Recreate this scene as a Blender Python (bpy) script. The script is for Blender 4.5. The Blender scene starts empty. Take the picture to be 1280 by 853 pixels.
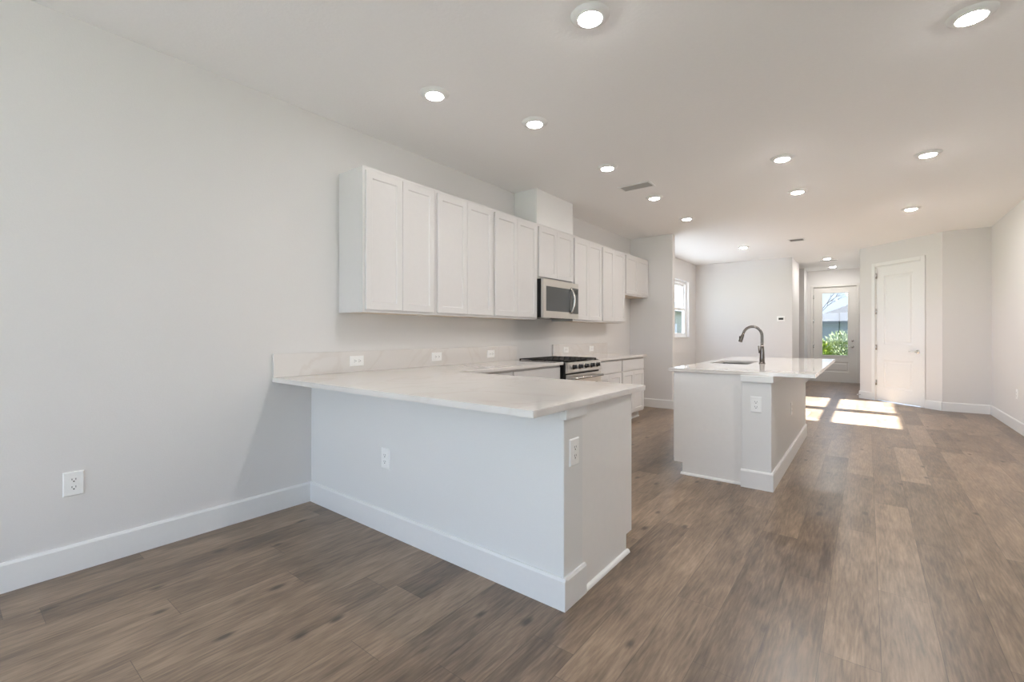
import bpy, bmesh, math, random
from mathutils import Vector, Matrix, noise
R = math.radians
random.seed(7)
SC = bpy.context.scene
COL = SC.collection

# ------------------------------------------------------------------ camera, light, exposure
EXPOSURE = 0.0
CAN_KITCHEN, CAN_ROOM, CAN_FAR, CAN_HALL = 62.0, 470.0, 450.0, 330.0   # radiance of the ceiling lights' lenses, by area, fitted to the brightness there
SUN = 85.0
SKY = 5.9
H = 2.83              # ceiling height

cam_d = bpy.data.cameras.new('camera')
cam = bpy.data.objects.new('camera', cam_d)
COL.objects.link(cam)
cam_d.sensor_width = 36
cam_d.lens = 569.04 / 1280 * 36
cam_d.shift_y = -8.74 / 1280
cam_d.clip_start = 0.05
cam_d.clip_end = 500
cam.location = (0, 0, 1.2119)
cam.rotation_euler = (R(90), 0, R(37.958))
SC.camera = cam

world = bpy.data.worlds.new('sky')
SC.world = world
world.use_nodes = True
wn = world.node_tree.nodes
wl = world.node_tree.links
wn.clear()
wo = wn.new('ShaderNodeOutputWorld')
bg = wn.new('ShaderNodeBackground')
tcw = wn.new('ShaderNodeTexCoord')
spw = wn.new('ShaderNodeSeparateXYZ')
sky = wn.new('ShaderNodeValToRGB')          # clear sky: pale horizon to blue zenith
sky.color_ramp.elements[0].position = 0.0
sky.color_ramp.elements[0].color = (0.66, 0.78, 0.93, 1)
sky.color_ramp.elements[1].position = 0.55
sky.color_ramp.elements[1].color = (0.46, 0.645, 0.93, 1)
bg.inputs['Strength'].default_value = SKY
wl.new(tcw.outputs['Generated'], spw.inputs[0])
wl.new(spw.outputs['Z'], sky.inputs[0])
wl.new(sky.outputs[0], bg.inputs['Color'])
wl.new(bg.outputs[0], wo.inputs['Surface'])

sun_d = bpy.data.lights.new('sun', 'SUN')
sun_d.energy = SUN
sun_d.angle = R(0.53)
sun_d.color = (0.95, 0.98, 1.0)
sun = bpy.data.objects.new('sun', sun_d)
COL.objects.link(sun)
sun.location = (-30, 9, 22)
sun.rotation_euler = Vector((1.0, -0.03, -0.622)).to_track_quat('-Z', 'Y').to_euler()

vs = SC.view_settings
vs.view_transform = 'Standard'
vs.look = 'None'
vs.exposure = EXPOSURE
vs.gamma = 1.0
vs.use_curve_mapping = False
SC.cycles.use_denoising = True
SC.cycles.max_bounces = 12
SC.cycles.diffuse_bounces = 8
SC.cycles.transparent_max_bounces = 12
SC.cycles.sample_clamp_indirect = 6.0
SC.cycles.caustics_reflective = False
SC.cycles.caustics_refractive = False


# ------------------------------------------------------------------ materials
def new_mat(name):
    m = bpy.data.materials.new(name)
    m.use_nodes = True
    nt = m.node_tree
    return m, nt, nt.nodes['Principled BSDF']


def N(nt, kind, **kw):
    n = nt.nodes.new(kind)
    for k, v in kw.items():
        setattr(n, k, v)
    return n


def math_node(nt, op, a, b=None, c=None):
    n = nt.nodes.new('ShaderNodeMath')
    n.operation = op
    for i, v in enumerate((a, b, c)):
        if v is None:
            continue
        if isinstance(v, (int, float)):
            n.inputs[i].default_value = v
        else:
            nt.links.new(v, n.inputs[i])
    return n.outputs[0]


def painted(name, col, rough=0.5, bump=0.0, scale=180.0, spec=0.5, metal=0.0, vary=0.02):
    m, nt, p = new_mat(name)
    tc = N(nt, 'ShaderNodeTexCoord')
    nz = N(nt, 'ShaderNodeTexNoise')
    nz.inputs['Scale'].default_value = scale
    nz.inputs['Detail'].default_value = 3
    nt.links.new(tc.outputs['Object'], nz.inputs['Vector'])
    mx = N(nt, 'ShaderNodeMix', data_type='RGBA')
    mx.inputs['A'].default_value = (*[c * (1 - vary) for c in col], 1)
    mx.inputs['B'].default_value = (*[min(1, c * (1 + vary)) for c in col], 1)
    nt.links.new(nz.outputs[0], mx.inputs['Factor'])
    nt.links.new(mx.outputs['Result'], p.inputs['Base Color'])
    p.inputs['Roughness'].default_value = rough
    p.inputs['Specular IOR Level'].default_value = spec
    p.inputs['Metallic'].default_value = metal
    if bump:
        b = N(nt, 'ShaderNodeBump')
        b.inputs['Strength'].default_value = bump
        b.inputs['Distance'].default_value = 0.004
        nt.links.new(nz.outputs[0], b.inputs['Height'])
        nt.links.new(b.outputs[0], p.inputs['Normal'])
    return m


def emitter(name, col, strength):
    m, nt, p = new_mat(name)
    p.inputs['Base Color'].default_value = (0.9, 0.9, 0.9, 1)
    p.inputs['Emission Color'].default_value = (*col, 1)
    p.inputs['Emission Strength'].default_value = strength
    return m


def brushed(name, col, rough=0.28, stretch=(1, 1, 60)):
    m, nt, p = new_mat(name)
    tc = N(nt, 'ShaderNodeTexCoord')
    mp = N(nt, 'ShaderNodeMapping')
    mp.inputs['Scale'].default_value = stretch
    nz = N(nt, 'ShaderNodeTexNoise')
    nz.inputs['Scale'].default_value = 12
    nt.links.new(tc.outputs['Object'], mp.inputs['Vector'])
    nt.links.new(mp.outputs[0], nz.inputs['Vector'])
    mr = N(nt, 'ShaderNodeMapRange')
    mr.inputs['To Min'].default_value = rough * 0.8
    mr.inputs['To Max'].default_value = rough * 1.3
    nt.links.new(nz.outputs[0], mr.inputs['Value'])
    nt.links.new(mr.outputs[0], p.inputs['Roughness'])
    p.inputs['Base Color'].default_value = (*col, 1)
    p.inputs['Metallic'].default_value = 1.0
    return m


def pane_glass(name, tint, refl=1.0):
    m, nt, p = new_mat(name)
    nt.nodes.remove(p)
    out = nt.nodes['Material Output']
    tr = N(nt, 'ShaderNodeBsdfTransparent')
    tr.inputs['Color'].default_value = (*tint, 1)
    gl = N(nt, 'ShaderNodeBsdfGlossy')
    gl.inputs['Roughness'].default_value = 0.0
    gl.inputs['Color'].default_value = (refl, refl, refl, 1)
    lw = N(nt, 'ShaderNodeLayerWeight')
    fr = math_node(nt, 'ADD', 0.03, math_node(nt, 'MULTIPLY', 0.6, math_node(nt, 'POWER', lw.outputs['Facing'], 5.0)))
    mx = N(nt, 'ShaderNodeMixShader')
    nt.links.new(fr, mx.inputs[0])
    nt.links.new(tr.outputs[0], mx.inputs[1])
    nt.links.new(gl.outputs[0], mx.inputs[2])
    nt.links.new(mx.outputs[0], out.inputs['Surface'])
    return m


def plank_floor():
    m, nt, p = new_mat('oak_planks')
    L = nt.links
    tc = N(nt, 'ShaderNodeTexCoord')
    sp = N(nt, 'ShaderNodeSeparateXYZ')
    L.new(tc.outputs['Object'], sp.inputs[0])
    W, LN = 0.183, 1.42
    xs = math_node(nt, 'DIVIDE', math_node(nt, 'ADD', sp.outputs['X'], 10.024), W)
    row = math_node(nt, 'FLOOR', xs)
    fx = math_node(nt, 'FRACT', xs)
    wn1 = N(nt, 'ShaderNodeTexWhiteNoise', noise_dimensions='1D')
    L.new(row, wn1.inputs['W'])
    ys = math_node(nt, 'ADD', math_node(nt, 'DIVIDE', math_node(nt, 'ADD', sp.outputs['Y'], 20.0), LN), math_node(nt, 'MULTIPLY', wn1.outputs['Value'], 7.31))
    colr = math_node(nt, 'FLOOR', ys)
    fy = math_node(nt, 'FRACT', ys)
    cb = N(nt, 'ShaderNodeCombineXYZ')
    L.new(row, cb.inputs[0]); L.new(colr, cb.inputs[1])
    wn2 = N(nt, 'ShaderNodeTexWhiteNoise', noise_dimensions='2D')
    L.new(cb.outputs[0], wn2.inputs['Vector'])
    rnd = wn2.outputs['Value']
    # per-plank shift of the grain
    gv = N(nt, 'ShaderNodeCombineXYZ')
    L.new(math_node(nt, 'ADD', sp.outputs['X'], math_node(nt, 'MULTIPLY', rnd, 37.0)), gv.inputs[0])
    L.new(math_node(nt, 'MULTIPLY', sp.outputs['Y'], 0.13), gv.inputs[1])
    L.new(math_node(nt, 'MULTIPLY', rnd, 91.0), gv.inputs[2])
    g1 = N(nt, 'ShaderNodeTexNoise')
    g1.inputs['Scale'].default_value = 30
    g1.inputs['Detail'].default_value = 8
    g1.inputs['Roughness'].default_value = 0.62
    g1.inputs['Distortion'].default_value = 0.8
    L.new(gv.outputs[0], g1.inputs['Vector'])
    # broad streaks
    gv2 = N(nt, 'ShaderNodeCombineXYZ')
    L.new(math_node(nt, 'ADD', sp.outputs['X'], math_node(nt, 'MULTIPLY', rnd, 53.0)), gv2.inputs[0])
    L.new(math_node(nt, 'MULTIPLY', sp.outputs['Y'], 0.32), gv2.inputs[1])
    g2 = N(nt, 'ShaderNodeTexNoise')
    g2.inputs['Scale'].default_value = 7
    g2.inputs['Detail'].default_value = 4
    g2.inputs['Distortion'].default_value = 0.6
    L.new(gv2.outputs[0], g2.inputs['Vector'])
    # fine pores
    gv3 = N(nt, 'ShaderNodeCombineXYZ')
    L.new(sp.outputs['X'], gv3.inputs[0])
    L.new(math_node(nt, 'MULTIPLY', sp.outputs['Y'], 0.08), gv3.inputs[1])
    g3 = N(nt, 'ShaderNodeTexNoise')
    g3.inputs['Scale'].default_value = 105
    g3.inputs['Detail'].default_value = 4
    L.new(gv3.outputs[0], g3.inputs['Vector'])
    # knots
    kv = N(nt, 'ShaderNodeCombineXYZ')
    L.new(math_node(nt, 'MULTIPLY', sp.outputs['X'], 4.6), kv.inputs[0])
    L.new(math_node(nt, 'MULTIPLY', sp.outputs['Y'], 2.1), kv.inputs[1])
    vk = N(nt, 'ShaderNodeTexVoronoi', voronoi_dimensions='2D')
    vk.inputs['Scale'].default_value = 1.0
    vk.inputs['Randomness'].default_value = 1.0
    L.new(kv.outputs[0], vk.inputs['Vector'])
    kr = N(nt, 'ShaderNodeMapRange', interpolation_type='SMOOTHSTEP')
    kr.inputs['From Min'].default_value = 0.02
    kr.inputs['From Max'].default_value = 0.115
    kr.inputs['To Min'].default_value = 1.0
    kr.inputs['To Max'].default_value = 0.0
    kd = math_node(nt, 'ADD', vk.outputs['Distance'], math_node(nt, 'MULTIPLY', math_node(nt, 'SUBTRACT', g1.outputs[0], 0.5), 0.12))
    L.new(kd, kr.inputs['Value'])
    ks = N(nt, 'ShaderNodeSeparateColor')
    L.new(vk.outputs['Color'], ks.inputs[0])
    knot = math_node(nt, 'MULTIPLY', kr.outputs[0], math_node(nt, 'GREATER_THAN', ks.outputs[0], 0.62))
    # colour
    tone = math_node(nt, 'ADD', math_node(nt, 'MULTIPLY', g1.outputs[0], 0.75), math_node(nt, 'MULTIPLY', g2.outputs[0], 0.55))
    tone = math_node(nt, 'ADD', tone, math_node(nt, 'MULTIPLY', math_node(nt, 'SUBTRACT', rnd, 0.5), 0.28))
    tone = math_node(nt, 'ADD', tone, math_node(nt, 'MULTIPLY', math_node(nt, 'SUBTRACT', g3.outputs[0], 0.5), 0.62))
    rp = N(nt, 'ShaderNodeValToRGB')
    cr = rp.color_ramp
    cr.elements[0].position = 0.28
    cr.elements[0].color = (0.060, 0.040, 0.028, 1)
    cr.elements[1].position = 0.98
    cr.elements[1].color = (0.345, 0.248, 0.172, 1)
    e = cr.elements.new(0.52); e.color = (0.138, 0.095, 0.064, 1)
    e = cr.elements.new(0.74); e.color = (0.228, 0.160, 0.109, 1)
    L.new(tone, rp.inputs[0])
    mk = N(nt, 'ShaderNodeMix', data_type='RGBA')
    mk.inputs['B'].default_value = (0.045, 0.030, 0.022, 1)
    L.new(rp.outputs[0], mk.inputs['A'])
    L.new(math_node(nt, 'MULTIPLY', knot, 0.85), mk.inputs['Factor'])
    # seams
    ex = math_node(nt, 'MULTIPLY', math_node(nt, 'MINIMUM', fx, math_node(nt, 'SUBTRACT', 1.0, fx)), W)
    ey = math_node(nt, 'MULTIPLY', math_node(nt, 'MINIMUM', fy, math_node(nt, 'SUBTRACT', 1.0, fy)), LN)
    edge = math_node(nt, 'LESS_THAN', math_node(nt, 'MINIMUM', ex, ey), 0.0011)
    ms = N(nt, 'ShaderNodeMix', data_type='RGBA')
    ms.inputs['B'].default_value = (0.035, 0.026, 0.02, 1)
    L.new(mk.outputs['Result'], ms.inputs['A'])
    L.new(math_node(nt, 'MULTIPLY', edge, 0.62), ms.inputs['Factor'])
    L.new(ms.outputs['Result'], p.inputs['Base Color'])
    rr = N(nt, 'ShaderNodeMapRange')
    rr.inputs['To Min'].default_value = 0.25
    rr.inputs['To Max'].default_value = 0.40
    p.inputs['Specular IOR Level'].default_value = 0.65
    L.new(g1.outputs[0], rr.inputs['Value'])
    L.new(rr.outputs[0], p.inputs['Roughness'])
    b = N(nt, 'ShaderNodeBump')
    b.inputs['Strength'].default_value = 0.25
    b.inputs['Distance'].default_value = 0.002
    L.new(math_node(nt, 'SUBTRACT', math_node(nt, 'ADD', g1.outputs[0], math_node(nt, 'MULTIPLY', g3.outputs[0], 0.5)), math_node(nt, 'MULTIPLY', edge, 1.0)), b.inputs['Height'])
    L.new(b.outputs[0], p.inputs['Normal'])
    return m


def quartz():
    m, nt, p = new_mat('quartz')
    L = nt.links
    tc = N(nt, 'ShaderNodeTexCoord')
    nz = N(nt, 'ShaderNodeTexNoise')
    nz.inputs['Scale'].default_value = 1.3
    nz.inputs['Detail'].default_value = 6
    nz.inputs['Distortion'].default_value = 1.6
    L.new(tc.outputs['Object'], nz.inputs['Vector'])
    d = math_node(nt, 'ABSOLUTE', math_node(nt, 'SUBTRACT', nz.outputs[0], 0.5))
    v = N(nt, 'ShaderNodeMapRange', interpolation_type='SMOOTHSTEP')
    v.inputs['From Min'].default_value = 0.0
    v.inputs['From Max'].default_value = 0.03
    v.inputs['To Min'].default_value = 1.0
    v.inputs['To Max'].default_value = 0.0
    L.new(d, v.inputs['Value'])
    n2 = N(nt, 'ShaderNodeTexNoise')
    n2.inputs['Scale'].default_value = 0.9
    L.new(tc.outputs['Object'], n2.inputs['Vector'])
    f = math_node(nt, 'MULTIPLY', v.outputs[0], math_node(nt, 'MULTIPLY', n2.outputs[0], 0.55))
    mx = N(nt, 'ShaderNodeMix', data_type='RGBA')
    mx.inputs['A'].default_value = (0.715, 0.685, 0.66, 1)
    mx.inputs['B'].default_value = (0.60, 0.545, 0.50, 1)
    L.new(f, mx.inputs['Factor'])
    L.new(mx.outputs['Result'], p.inputs['Base Color'])
    p.inputs['Roughness'].default_value = 0.055
    return m


def leafy(name, c1, c2):
    m, nt, p = new_mat(name)
    tc = N(nt, 'ShaderNodeTexCoord')
    nz = N(nt, 'ShaderNodeTexNoise')
    nz.inputs['Scale'].default_value = 9
    nt.links.new(tc.outputs['Object'], nz.inputs['Vector'])
    rp = N(nt, 'ShaderNodeValToRGB')
    rp.color_ramp.elements[0].position = 0.35
    rp.color_ramp.elements[0].color = (*c1, 1)
    rp.color_ramp.elements[1].position = 0.65
    rp.color_ramp.elements[1].color = (*c2, 1)
    nt.links.new(nz.outputs[0], rp.inputs[0])
    nt.links.new(rp.outputs[0], p.inputs['Base Color'])
    p.inputs['Roughness'].default_value = 0.6
    return m


M = dict(
    wall=painted('wall_paint', (0.725, 0.71, 0.70), 0.6, 0.10, 140, 0.3),
    ceil=painted('ceiling_paint', (0.89, 0.885, 0.88), 0.8, 0.25, 60, 0.2),
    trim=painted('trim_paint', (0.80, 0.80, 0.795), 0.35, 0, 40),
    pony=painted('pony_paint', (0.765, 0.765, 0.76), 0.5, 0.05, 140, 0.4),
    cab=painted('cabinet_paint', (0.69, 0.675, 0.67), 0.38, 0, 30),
    panel=painted('cabinet_paint_lifted', (0.81, 0.795, 0.78), 0.42, 0, 30),  # cabinet paint lightened to stand in for light on the end faces
    maple=painted('maple_ply', (0.66, 0.56, 0.44), 0.5, 0, 20, vary=0.08),
    plate=painted('plate_plastic', (0.90, 0.90, 0.89), 0.3, 0, 30),
    ventslat=painted('vent_slat_grey', (0.42, 0.415, 0.40), 0.5, 0, 30),
    ventback=painted('vent_duct', (0.13, 0.125, 0.12), 0.7),
    slot=painted('slot_dark', (0.03, 0.03, 0.03), 0.6),
    steel=brushed('stainless', (0.60, 0.58, 0.55), 0.30),
    chrome=brushed('nickel', (0.62, 0.60, 0.57), 0.20, (1, 1, 1)),
    faucet=brushed('dark_nickel', (0.19, 0.17, 0.155), 0.22, (1, 1, 1)),
    black=painted('black_enamel', (0.012, 0.012, 0.013), 0.25),
    iron=painted('cast_iron', (0.018, 0.017, 0.016), 0.55, 0.1, 300),
    smoke=painted('smoked_glass', (0.075, 0.08, 0.083), 0.08, 0, 10),  # base tone lifted to stand in for the kitchen's reflection
    quartz=quartz(),
    floor=plank_floor(),
    door=painted('door_paint', (0.80, 0.80, 0.795), 0.35, 0, 40),
    doorf=painted('front_door_paint', (0.70, 0.68, 0.65), 0.4, 0, 40),
    vinyl=painted('window_vinyl', (0.86, 0.86, 0.86), 0.35, 0, 40),
    glass=pane_glass('clear_glass', (0.92, 0.93, 0.93)),
    glassd=pane_glass('door_glass', (0.50, 0.505, 0.51)),
    lens_kitchen=emitter('lamp_lens_kitchen', (1.0, 0.95, 0.90), CAN_KITCHEN),
    lens_room=emitter('lamp_lens_room', (1.0, 0.965, 0.93), CAN_ROOM),
    lens_hall=emitter('lamp_lens_hall', (1.0, 0.965, 0.93), CAN_HALL),
    lens_far=emitter('lamp_lens_far', (1.0, 1.0, 1.0), CAN_FAR),
    lawn=leafy('lawn', (0.07, 0.12, 0.03), (0.14, 0.19, 0.06)),
    concrete=painted('concrete', (0.38, 0.375, 0.36), 0.85, 0.2, 30, 0.2),
    pale=painted('bounce_concrete', (0.46, 0.46, 0.46), 0.85, 0.2, 30, 0.2),  # for the added slab that bounces sun through the recess windows
    stucco=painted('stucco_blue', (0.20, 0.225, 0.29), 0.9, 0.2, 60, 0.2),
    stuccog=painted('stucco_grey', (0.23, 0.22, 0.19), 0.9, 0.2, 60, 0.2),
    shingle=painted('shingles', (0.17, 0.165, 0.165), 0.9, 0.5, 25, 0.2, vary=0.2),
    fascia=painted('fascia_dark', (0.05, 0.055, 0.06), 0.6),
    leafy=leafy('yellow_green_leaves', (0.20, 0.33, 0.02), (0.50, 0.55, 0.05)),
    leafp=leafy('pale_leaves', (0.17, 0.24, 0.09), (0.48, 0.50, 0.28)),
    bark=painted('bark', (0.16, 0.13, 0.11), 0.9),
)


# ------------------------------------------------------------------ mesh helpers
def box(bm, x0, x1, y0, y1, z0, z1, bev=0.0, mat=None, seg=2):
    t = bmesh.new()
    bmesh.ops.create_cube(t, size=1)
    for v in t.verts:
        v.co = Vector(((x0 + x1) / 2 + v.co.x * (x1 - x0), (y0 + y1) / 2 + v.co.y * (y1 - y0), (z0 + z1) / 2 + v.co.z * (z1 - z0)))
    if bev:
        bmesh.ops.bevel(t, geom=t.edges[:], offset=bev, segments=seg, profile=0.5, affect='EDGES')
    if mat is not None:
        bmesh.ops.transform(t, matrix=mat, verts=t.verts[:])
    merge(bm, t)


def merge(bm, t):
    me = bpy.data.meshes.new('tmp')
    t.to_mesh(me)
    t.free()
    bm.from_mesh(me)
    bpy.data.meshes.remove(me)


def prism(bm, poly, z0, z1, mat=None):
    """poly: list of (x, y), extruded from z0 to z1."""
    t = bmesh.new()
    a = [t.verts.new((x, y, z0)) for x, y in poly]
    b = [t.verts.new((x, y, z1)) for x, y in poly]
    n = len(poly)
    t.faces.new(a[::-1])
    t.faces.new(b)
    for i in range(n):
        t.faces.new((a[i], a[(i + 1) % n], b[(i + 1) % n], b[i]))
    bmesh.ops.recalc_face_normals(t, faces=t.faces[:])
    if mat is not None:
        bmesh.ops.transform(t, matrix=mat, verts=t.verts[:])
    merge(bm, t)


def lathe(bm, prof, mat=None, seg=32):
    """prof: list of (r, z) from bottom to top."""
    t = bmesh.new()
    rings = []
    for r, z in prof:
        if r < 1e-6:
            rings.append([t.verts.new((0, 0, z))])
        else:
            rings.append([t.verts.new((r * math.cos(2 * math.pi * i / seg), r * math.sin(2 * math.pi * i / seg), z)) for i in range(seg)])
    for A, B in zip(rings, rings[1:]):
        for i in range(seg):
            j = (i + 1) % seg
            q = []
            if len(A) == 1:
                q = [A[0], B[j], B[i]]
            elif len(B) == 1:
                q = [A[i], A[j], B[0]]
            else:
                q = [A[i], A[j], B[j], B[i]]
            if len(A) == 1 and len(B) == 1:
                continue
            t.faces.new(q)
    bmesh.ops.recalc_face_normals(t, faces=t.faces[:])
    for f in t.faces:
        f.smooth = True
    if mat is not None:
        bmesh.ops.transform(t, matrix=mat, verts=t.verts[:])
    merge(bm, t)


def tube(bm, pts, rad, seg=16, cap=True):
    pts = [Vector(p) for p in pts]
    if isinstance(rad, (int, float)):
        rad = [rad] * len(pts)
    t = bmesh.new()
    rings = []
    up = None
    for i, p in enumerate(pts):
        d = (pts[min(i + 1, len(pts) - 1)] - pts[max(i - 1, 0)]).normalized()
        if up is None:
            up = d.orthogonal().normalized()
        up = (up - d * up.dot(d)).normalized()
        s = d.cross(up)
        rings.append([t.verts.new(p + (up * math.cos(2 * math.pi * k / seg) + s * math.sin(2 * math.pi * k / seg)) * rad[i]) for k in range(seg)])
    for A, B in zip(rings, rings[1:]):
        for k in range(seg):
            f = t.faces.new((A[k], A[(k + 1) % seg], B[(k + 1) % seg], B[k]))
            f.smooth = True
    if cap:
        t.faces.new(rings[0][::-1])
        t.faces.new(rings[-1])
    bmesh.ops.recalc_face_normals(t, faces=t.faces[:])
    merge(bm, t)


def frame_mat(origin, u, n):
    """local x -> u, local y -> up (z), local z -> n (out of the face)."""
    u = Vector(u).normalized()
    n = Vector(n).normalized()
    m = Matrix.Identity(4)
    for i in range(3):
        m[i][0] = u[i]
        m[i][1] = (0, 0, 1)[i]
        m[i][2] = n[i]
        m[i][3] = origin[i]
    return m


def ringpanel(bm, F, w, h, rings, x0=0.0, y0=0.0):
    """Rectangle x0..x0+w, y0..y0+h of frame F; rings = [(inset, height)] bridged in turn, both ends closed."""
    t = bmesh.new()
    rr = []
    for ins, z in rings:
        rr.append([t.verts.new((x, y, z)) for x, y in ((x0 + ins, y0 + ins), (x0 + w - ins, y0 + ins), (x0 + w - ins, y0 + h - ins), (x0 + ins, y0 + h - ins))])
    t.faces.new(rr[0][::-1])
    for A, B in zip(rr, rr[1:]):
        for i in range(4):
            t.faces.new((A[i], A[(i + 1) % 4], B[(i + 1) % 4], B[i]))
    t.faces.new(rr[-1])
    bmesh.ops.recalc_face_normals(t, faces=t.faces[:])
    bmesh.ops.transform(t, matrix=F, verts=t.verts[:])
    merge(bm, t)


def slab_grid(bm, F, us, vs_, holes, z0, z1):
    """A slab between local z0 and z1 made from grid cells us x vs_, leaving out the cells in holes."""
    t = bmesh.new()
    for i in range(len(us) - 1):
        for j in range(len(vs_) - 1):
            if (i, j) in holes:
                continue
            bmesh.ops.create_cube(t, size=1, matrix=Matrix.Translation(((us[i] + us[i + 1]) / 2, (vs_[j] + vs_[j + 1]) / 2, (z0 + z1) / 2)) @ Matrix.Diagonal((us[i + 1] - us[i], vs_[j + 1] - vs_[j], z1 - z0, 1)))
    bmesh.ops.remove_doubles(t, verts=t.verts[:], dist=1e-5)
    # drop the walls between neighbouring cells
    seen = {}
    for f in t.faces:
        k = tuple(sorted(v.index for v in f.verts))
        seen.setdefault(k, []).append(f)
    t.verts.index_update()
    seen = {}
    for f in t.faces:
        seen.setdefault(tuple(sorted(v.index for v in f.verts)), []).append(f)
    dead = [f for fs in seen.values() if len(fs) > 1 for f in fs]
    bmesh.ops.delete(t, geom=dead, context='FACES_ONLY')
    bmesh.ops.recalc_face_normals(t, faces=t.faces[:])
    bmesh.ops.transform(t, matrix=F, verts=t.verts[:])
    merge(bm, t)


def obj(name, bm, mat, parent=None):
    me = bpy.data.meshes.new(name)
    bm.to_mesh(me)
    bm.free()
    me.materials.append(mat)
    o = bpy.data.objects.new(name, me)
    COL.objects.link(o)
    if parent is not None:
        o.parent = parent
        o.matrix_parent_inverse = Matrix.Translation(parent.location).inverted() if parent.parent is None else parent.matrix_parent_inverse
    return o


def make(name, mat, fn, parent=None):
    bm = bmesh.new()
    fn(bm)
    return obj(name, bm, mat, parent)


def tag(o, label, cat, group=None):
    o['label'] = label
    o['category'] = cat
    if group:
        o['group'] = group
    return o


def thing(name, label, cat, loc, group=None):
    o = bpy.data.objects.new(name, None)
    COL.objects.link(o)
    o.location = loc
    o.empty_display_size = 0.1
    return tag(o, label, cat, group)


def struct(name, mat, fn, label, cat=None):
    o = make(name, mat, fn)
    o['kind'] = 'structure'
    o['label'] = label
    o['category'] = cat or name.split('_')[0]
    return o


def copy_thing(src, loc, label):
    c = src.copy()
    COL.objects.link(c)
    c.location = loc
    c['label'] = label
    for ch in src.children:
        d = ch.copy()
        COL.objects.link(d)
        d.parent = c
        for g in ch.children:
            e = g.copy()
            COL.objects.link(e)
            e.parent = d
    return c


def sub(parent_obj, name, mat, fn):
    """part whose geometry is given in the coordinates of its parent."""
    o = make(name, mat, fn)
    o.parent = parent_obj
    return o


# ------------------------------------------------------------------ the setting
XL, XR = -3.195, 1.478
YB = -3.0             # rear wall
YW = 7.38             # kitchen end (wing) wall face
YR = 11.15            # recess back wall
XH = -1.24            # hall left wall
YE = 14.05            # hall end wall
DC = Vector((0.935, 9.84))                    # closet corner
DD = Vector((-math.sqrt(.5), math.sqrt(.5)))  # along the diagonal closet wall
DL = 1.473
DE = DC + DD * DL                             # far end of the diagonal
DN = Vector((-math.sqrt(.5), -math.sqrt(.5)))  # out of the diagonal wall
XHR = DE.x
T = 0.15

struct('floor', M['floor'], lambda bm: box(bm, XL - T, XR + T, YB - .1, YE + T, -0.10, 0.0), 'brown oak plank floor running the length of the room')
struct('ceiling', M['ceil'], lambda bm: box(bm, XL - T - .4, XR + T + .4, YB - .6, YE + T + .3, H, H + 0.2), 'flat white textured ceiling over the whole room')

W1 = (9.12, 10.64)
W2 = (7.62, 8.98)
W3 = (-1.6, -1.05)  # unseen opening, added so sun on the floor bounces to the ceiling
WZ = (1.13, 2.39)


def left_wall(bm):
    F = frame_mat((XL, 0, 0), (0, 1, 0), (1, 0, 0))
    us = [YB, W3[0], W3[1], W2[0], W2[1], W1[0], W1[1], YR + T]
    slab_grid(bm, F, us, [0, .35, WZ[0], WZ[1], H], {(1, 1), (1, 2), (3, 2), (5, 2)}, -T, 0)


struct('wall_left', M['wall'], left_wall, 'long light greige wall behind the kitchen cabinets')
struct('wall_right', M['wall'], lambda bm: box(bm, XR, XR + T, YB, DC.y + T, 0, H), 'white wall at the right edge of the room')
struct('wall_kitchen_end', M['wall'], lambda bm: box(bm, XL, -2.473, YW, YW + .115, 0, H, 0.006), 'short return wall at the far end of the cabinets')
struct('wall_recess', M['wall'], lambda bm: box(bm, XL, XH, YR, YR + T, 0, H), 'bright back wall of the recess beyond the island')
struct('wall_hall_left', M['wall'], lambda bm: box(bm, XH - T, XH, YR + T, 12.38, 0, H), 'narrow hall wall beside the bright recess wall')
struct('wall_hall_side', M['wall'], lambda bm: (box(bm, XH - T, XH + .02, 13.27, YE, 0, H), box(bm, XL, XH - T, 13.27, 13.27 + T, 0, H), box(bm, XL, XL + .1, YR + T, 13.27, 0, H)), 'hall wall just left of the front door')
struct('wall_closet', M['wall'], lambda bm: slab_grid(bm, frame_mat((DC.x, DC.y, 0), (DD.x, DD.y, 0), (DN.x, DN.y, 0)), [0, .325, 1.148, DL], [0, 2.435, H], {(1, 0)}, -.115, 0), 'diagonal closet wall with a white door')
struct('wall_closet_side', M['wall'], lambda bm: box(bm, DC.x, XR, DC.y, DC.y + T, 0, H), 'grey shaded wall between closet and right wall')
struct('wall_hall_right', M['wall'], lambda bm: box(bm, XHR, XHR + T, DE.y, YE, 0, H), 'hidden right wall of the entry hall')
FD = (-1.09, -0.215)


def hall_end(bm):
    F = frame_mat((0, YE, 0), (1, 0, 0), (0, -1, 0))
    slab_grid(bm, F, [XH - T, FD[0] - .02, FD[1] + .02, XHR + T], [0, 2.42, H], {(1, 0)}, -T, 0)


struct('wall_hall_end', M['wall'], hall_end, 'entry hall end wall around the glazed front door')

RO = (-2.55, 1.0)


def rear_wall(bm):
    F = frame_mat((0, YB, 0), (1, 0, 0), (0, 1, 0))
    slab_grid(bm, F, [XL - T, RO[0], RO[1], XR + T], [0, 2.45, H], {(1, 0)}, -T, 0)


struct('wall_rear', M['wall'], rear_wall, 'wall behind the viewer with wide open sliding doors')


def rear_frame(bm):
    for x in (RO[0] + .03, RO[0] + 1.33, RO[1] - 1.33, RO[1] - .03):
        box(bm, x - .03, x + .03, YB - .12, YB - .03, 0, 2.45)
    box(bm, RO[0], RO[1], YB - .12, YB - .03, 2.39, 2.45)


struct('door_3', M['vinyl'], rear_frame, 'white sliding door frame in the rear wall', 'door')

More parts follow.
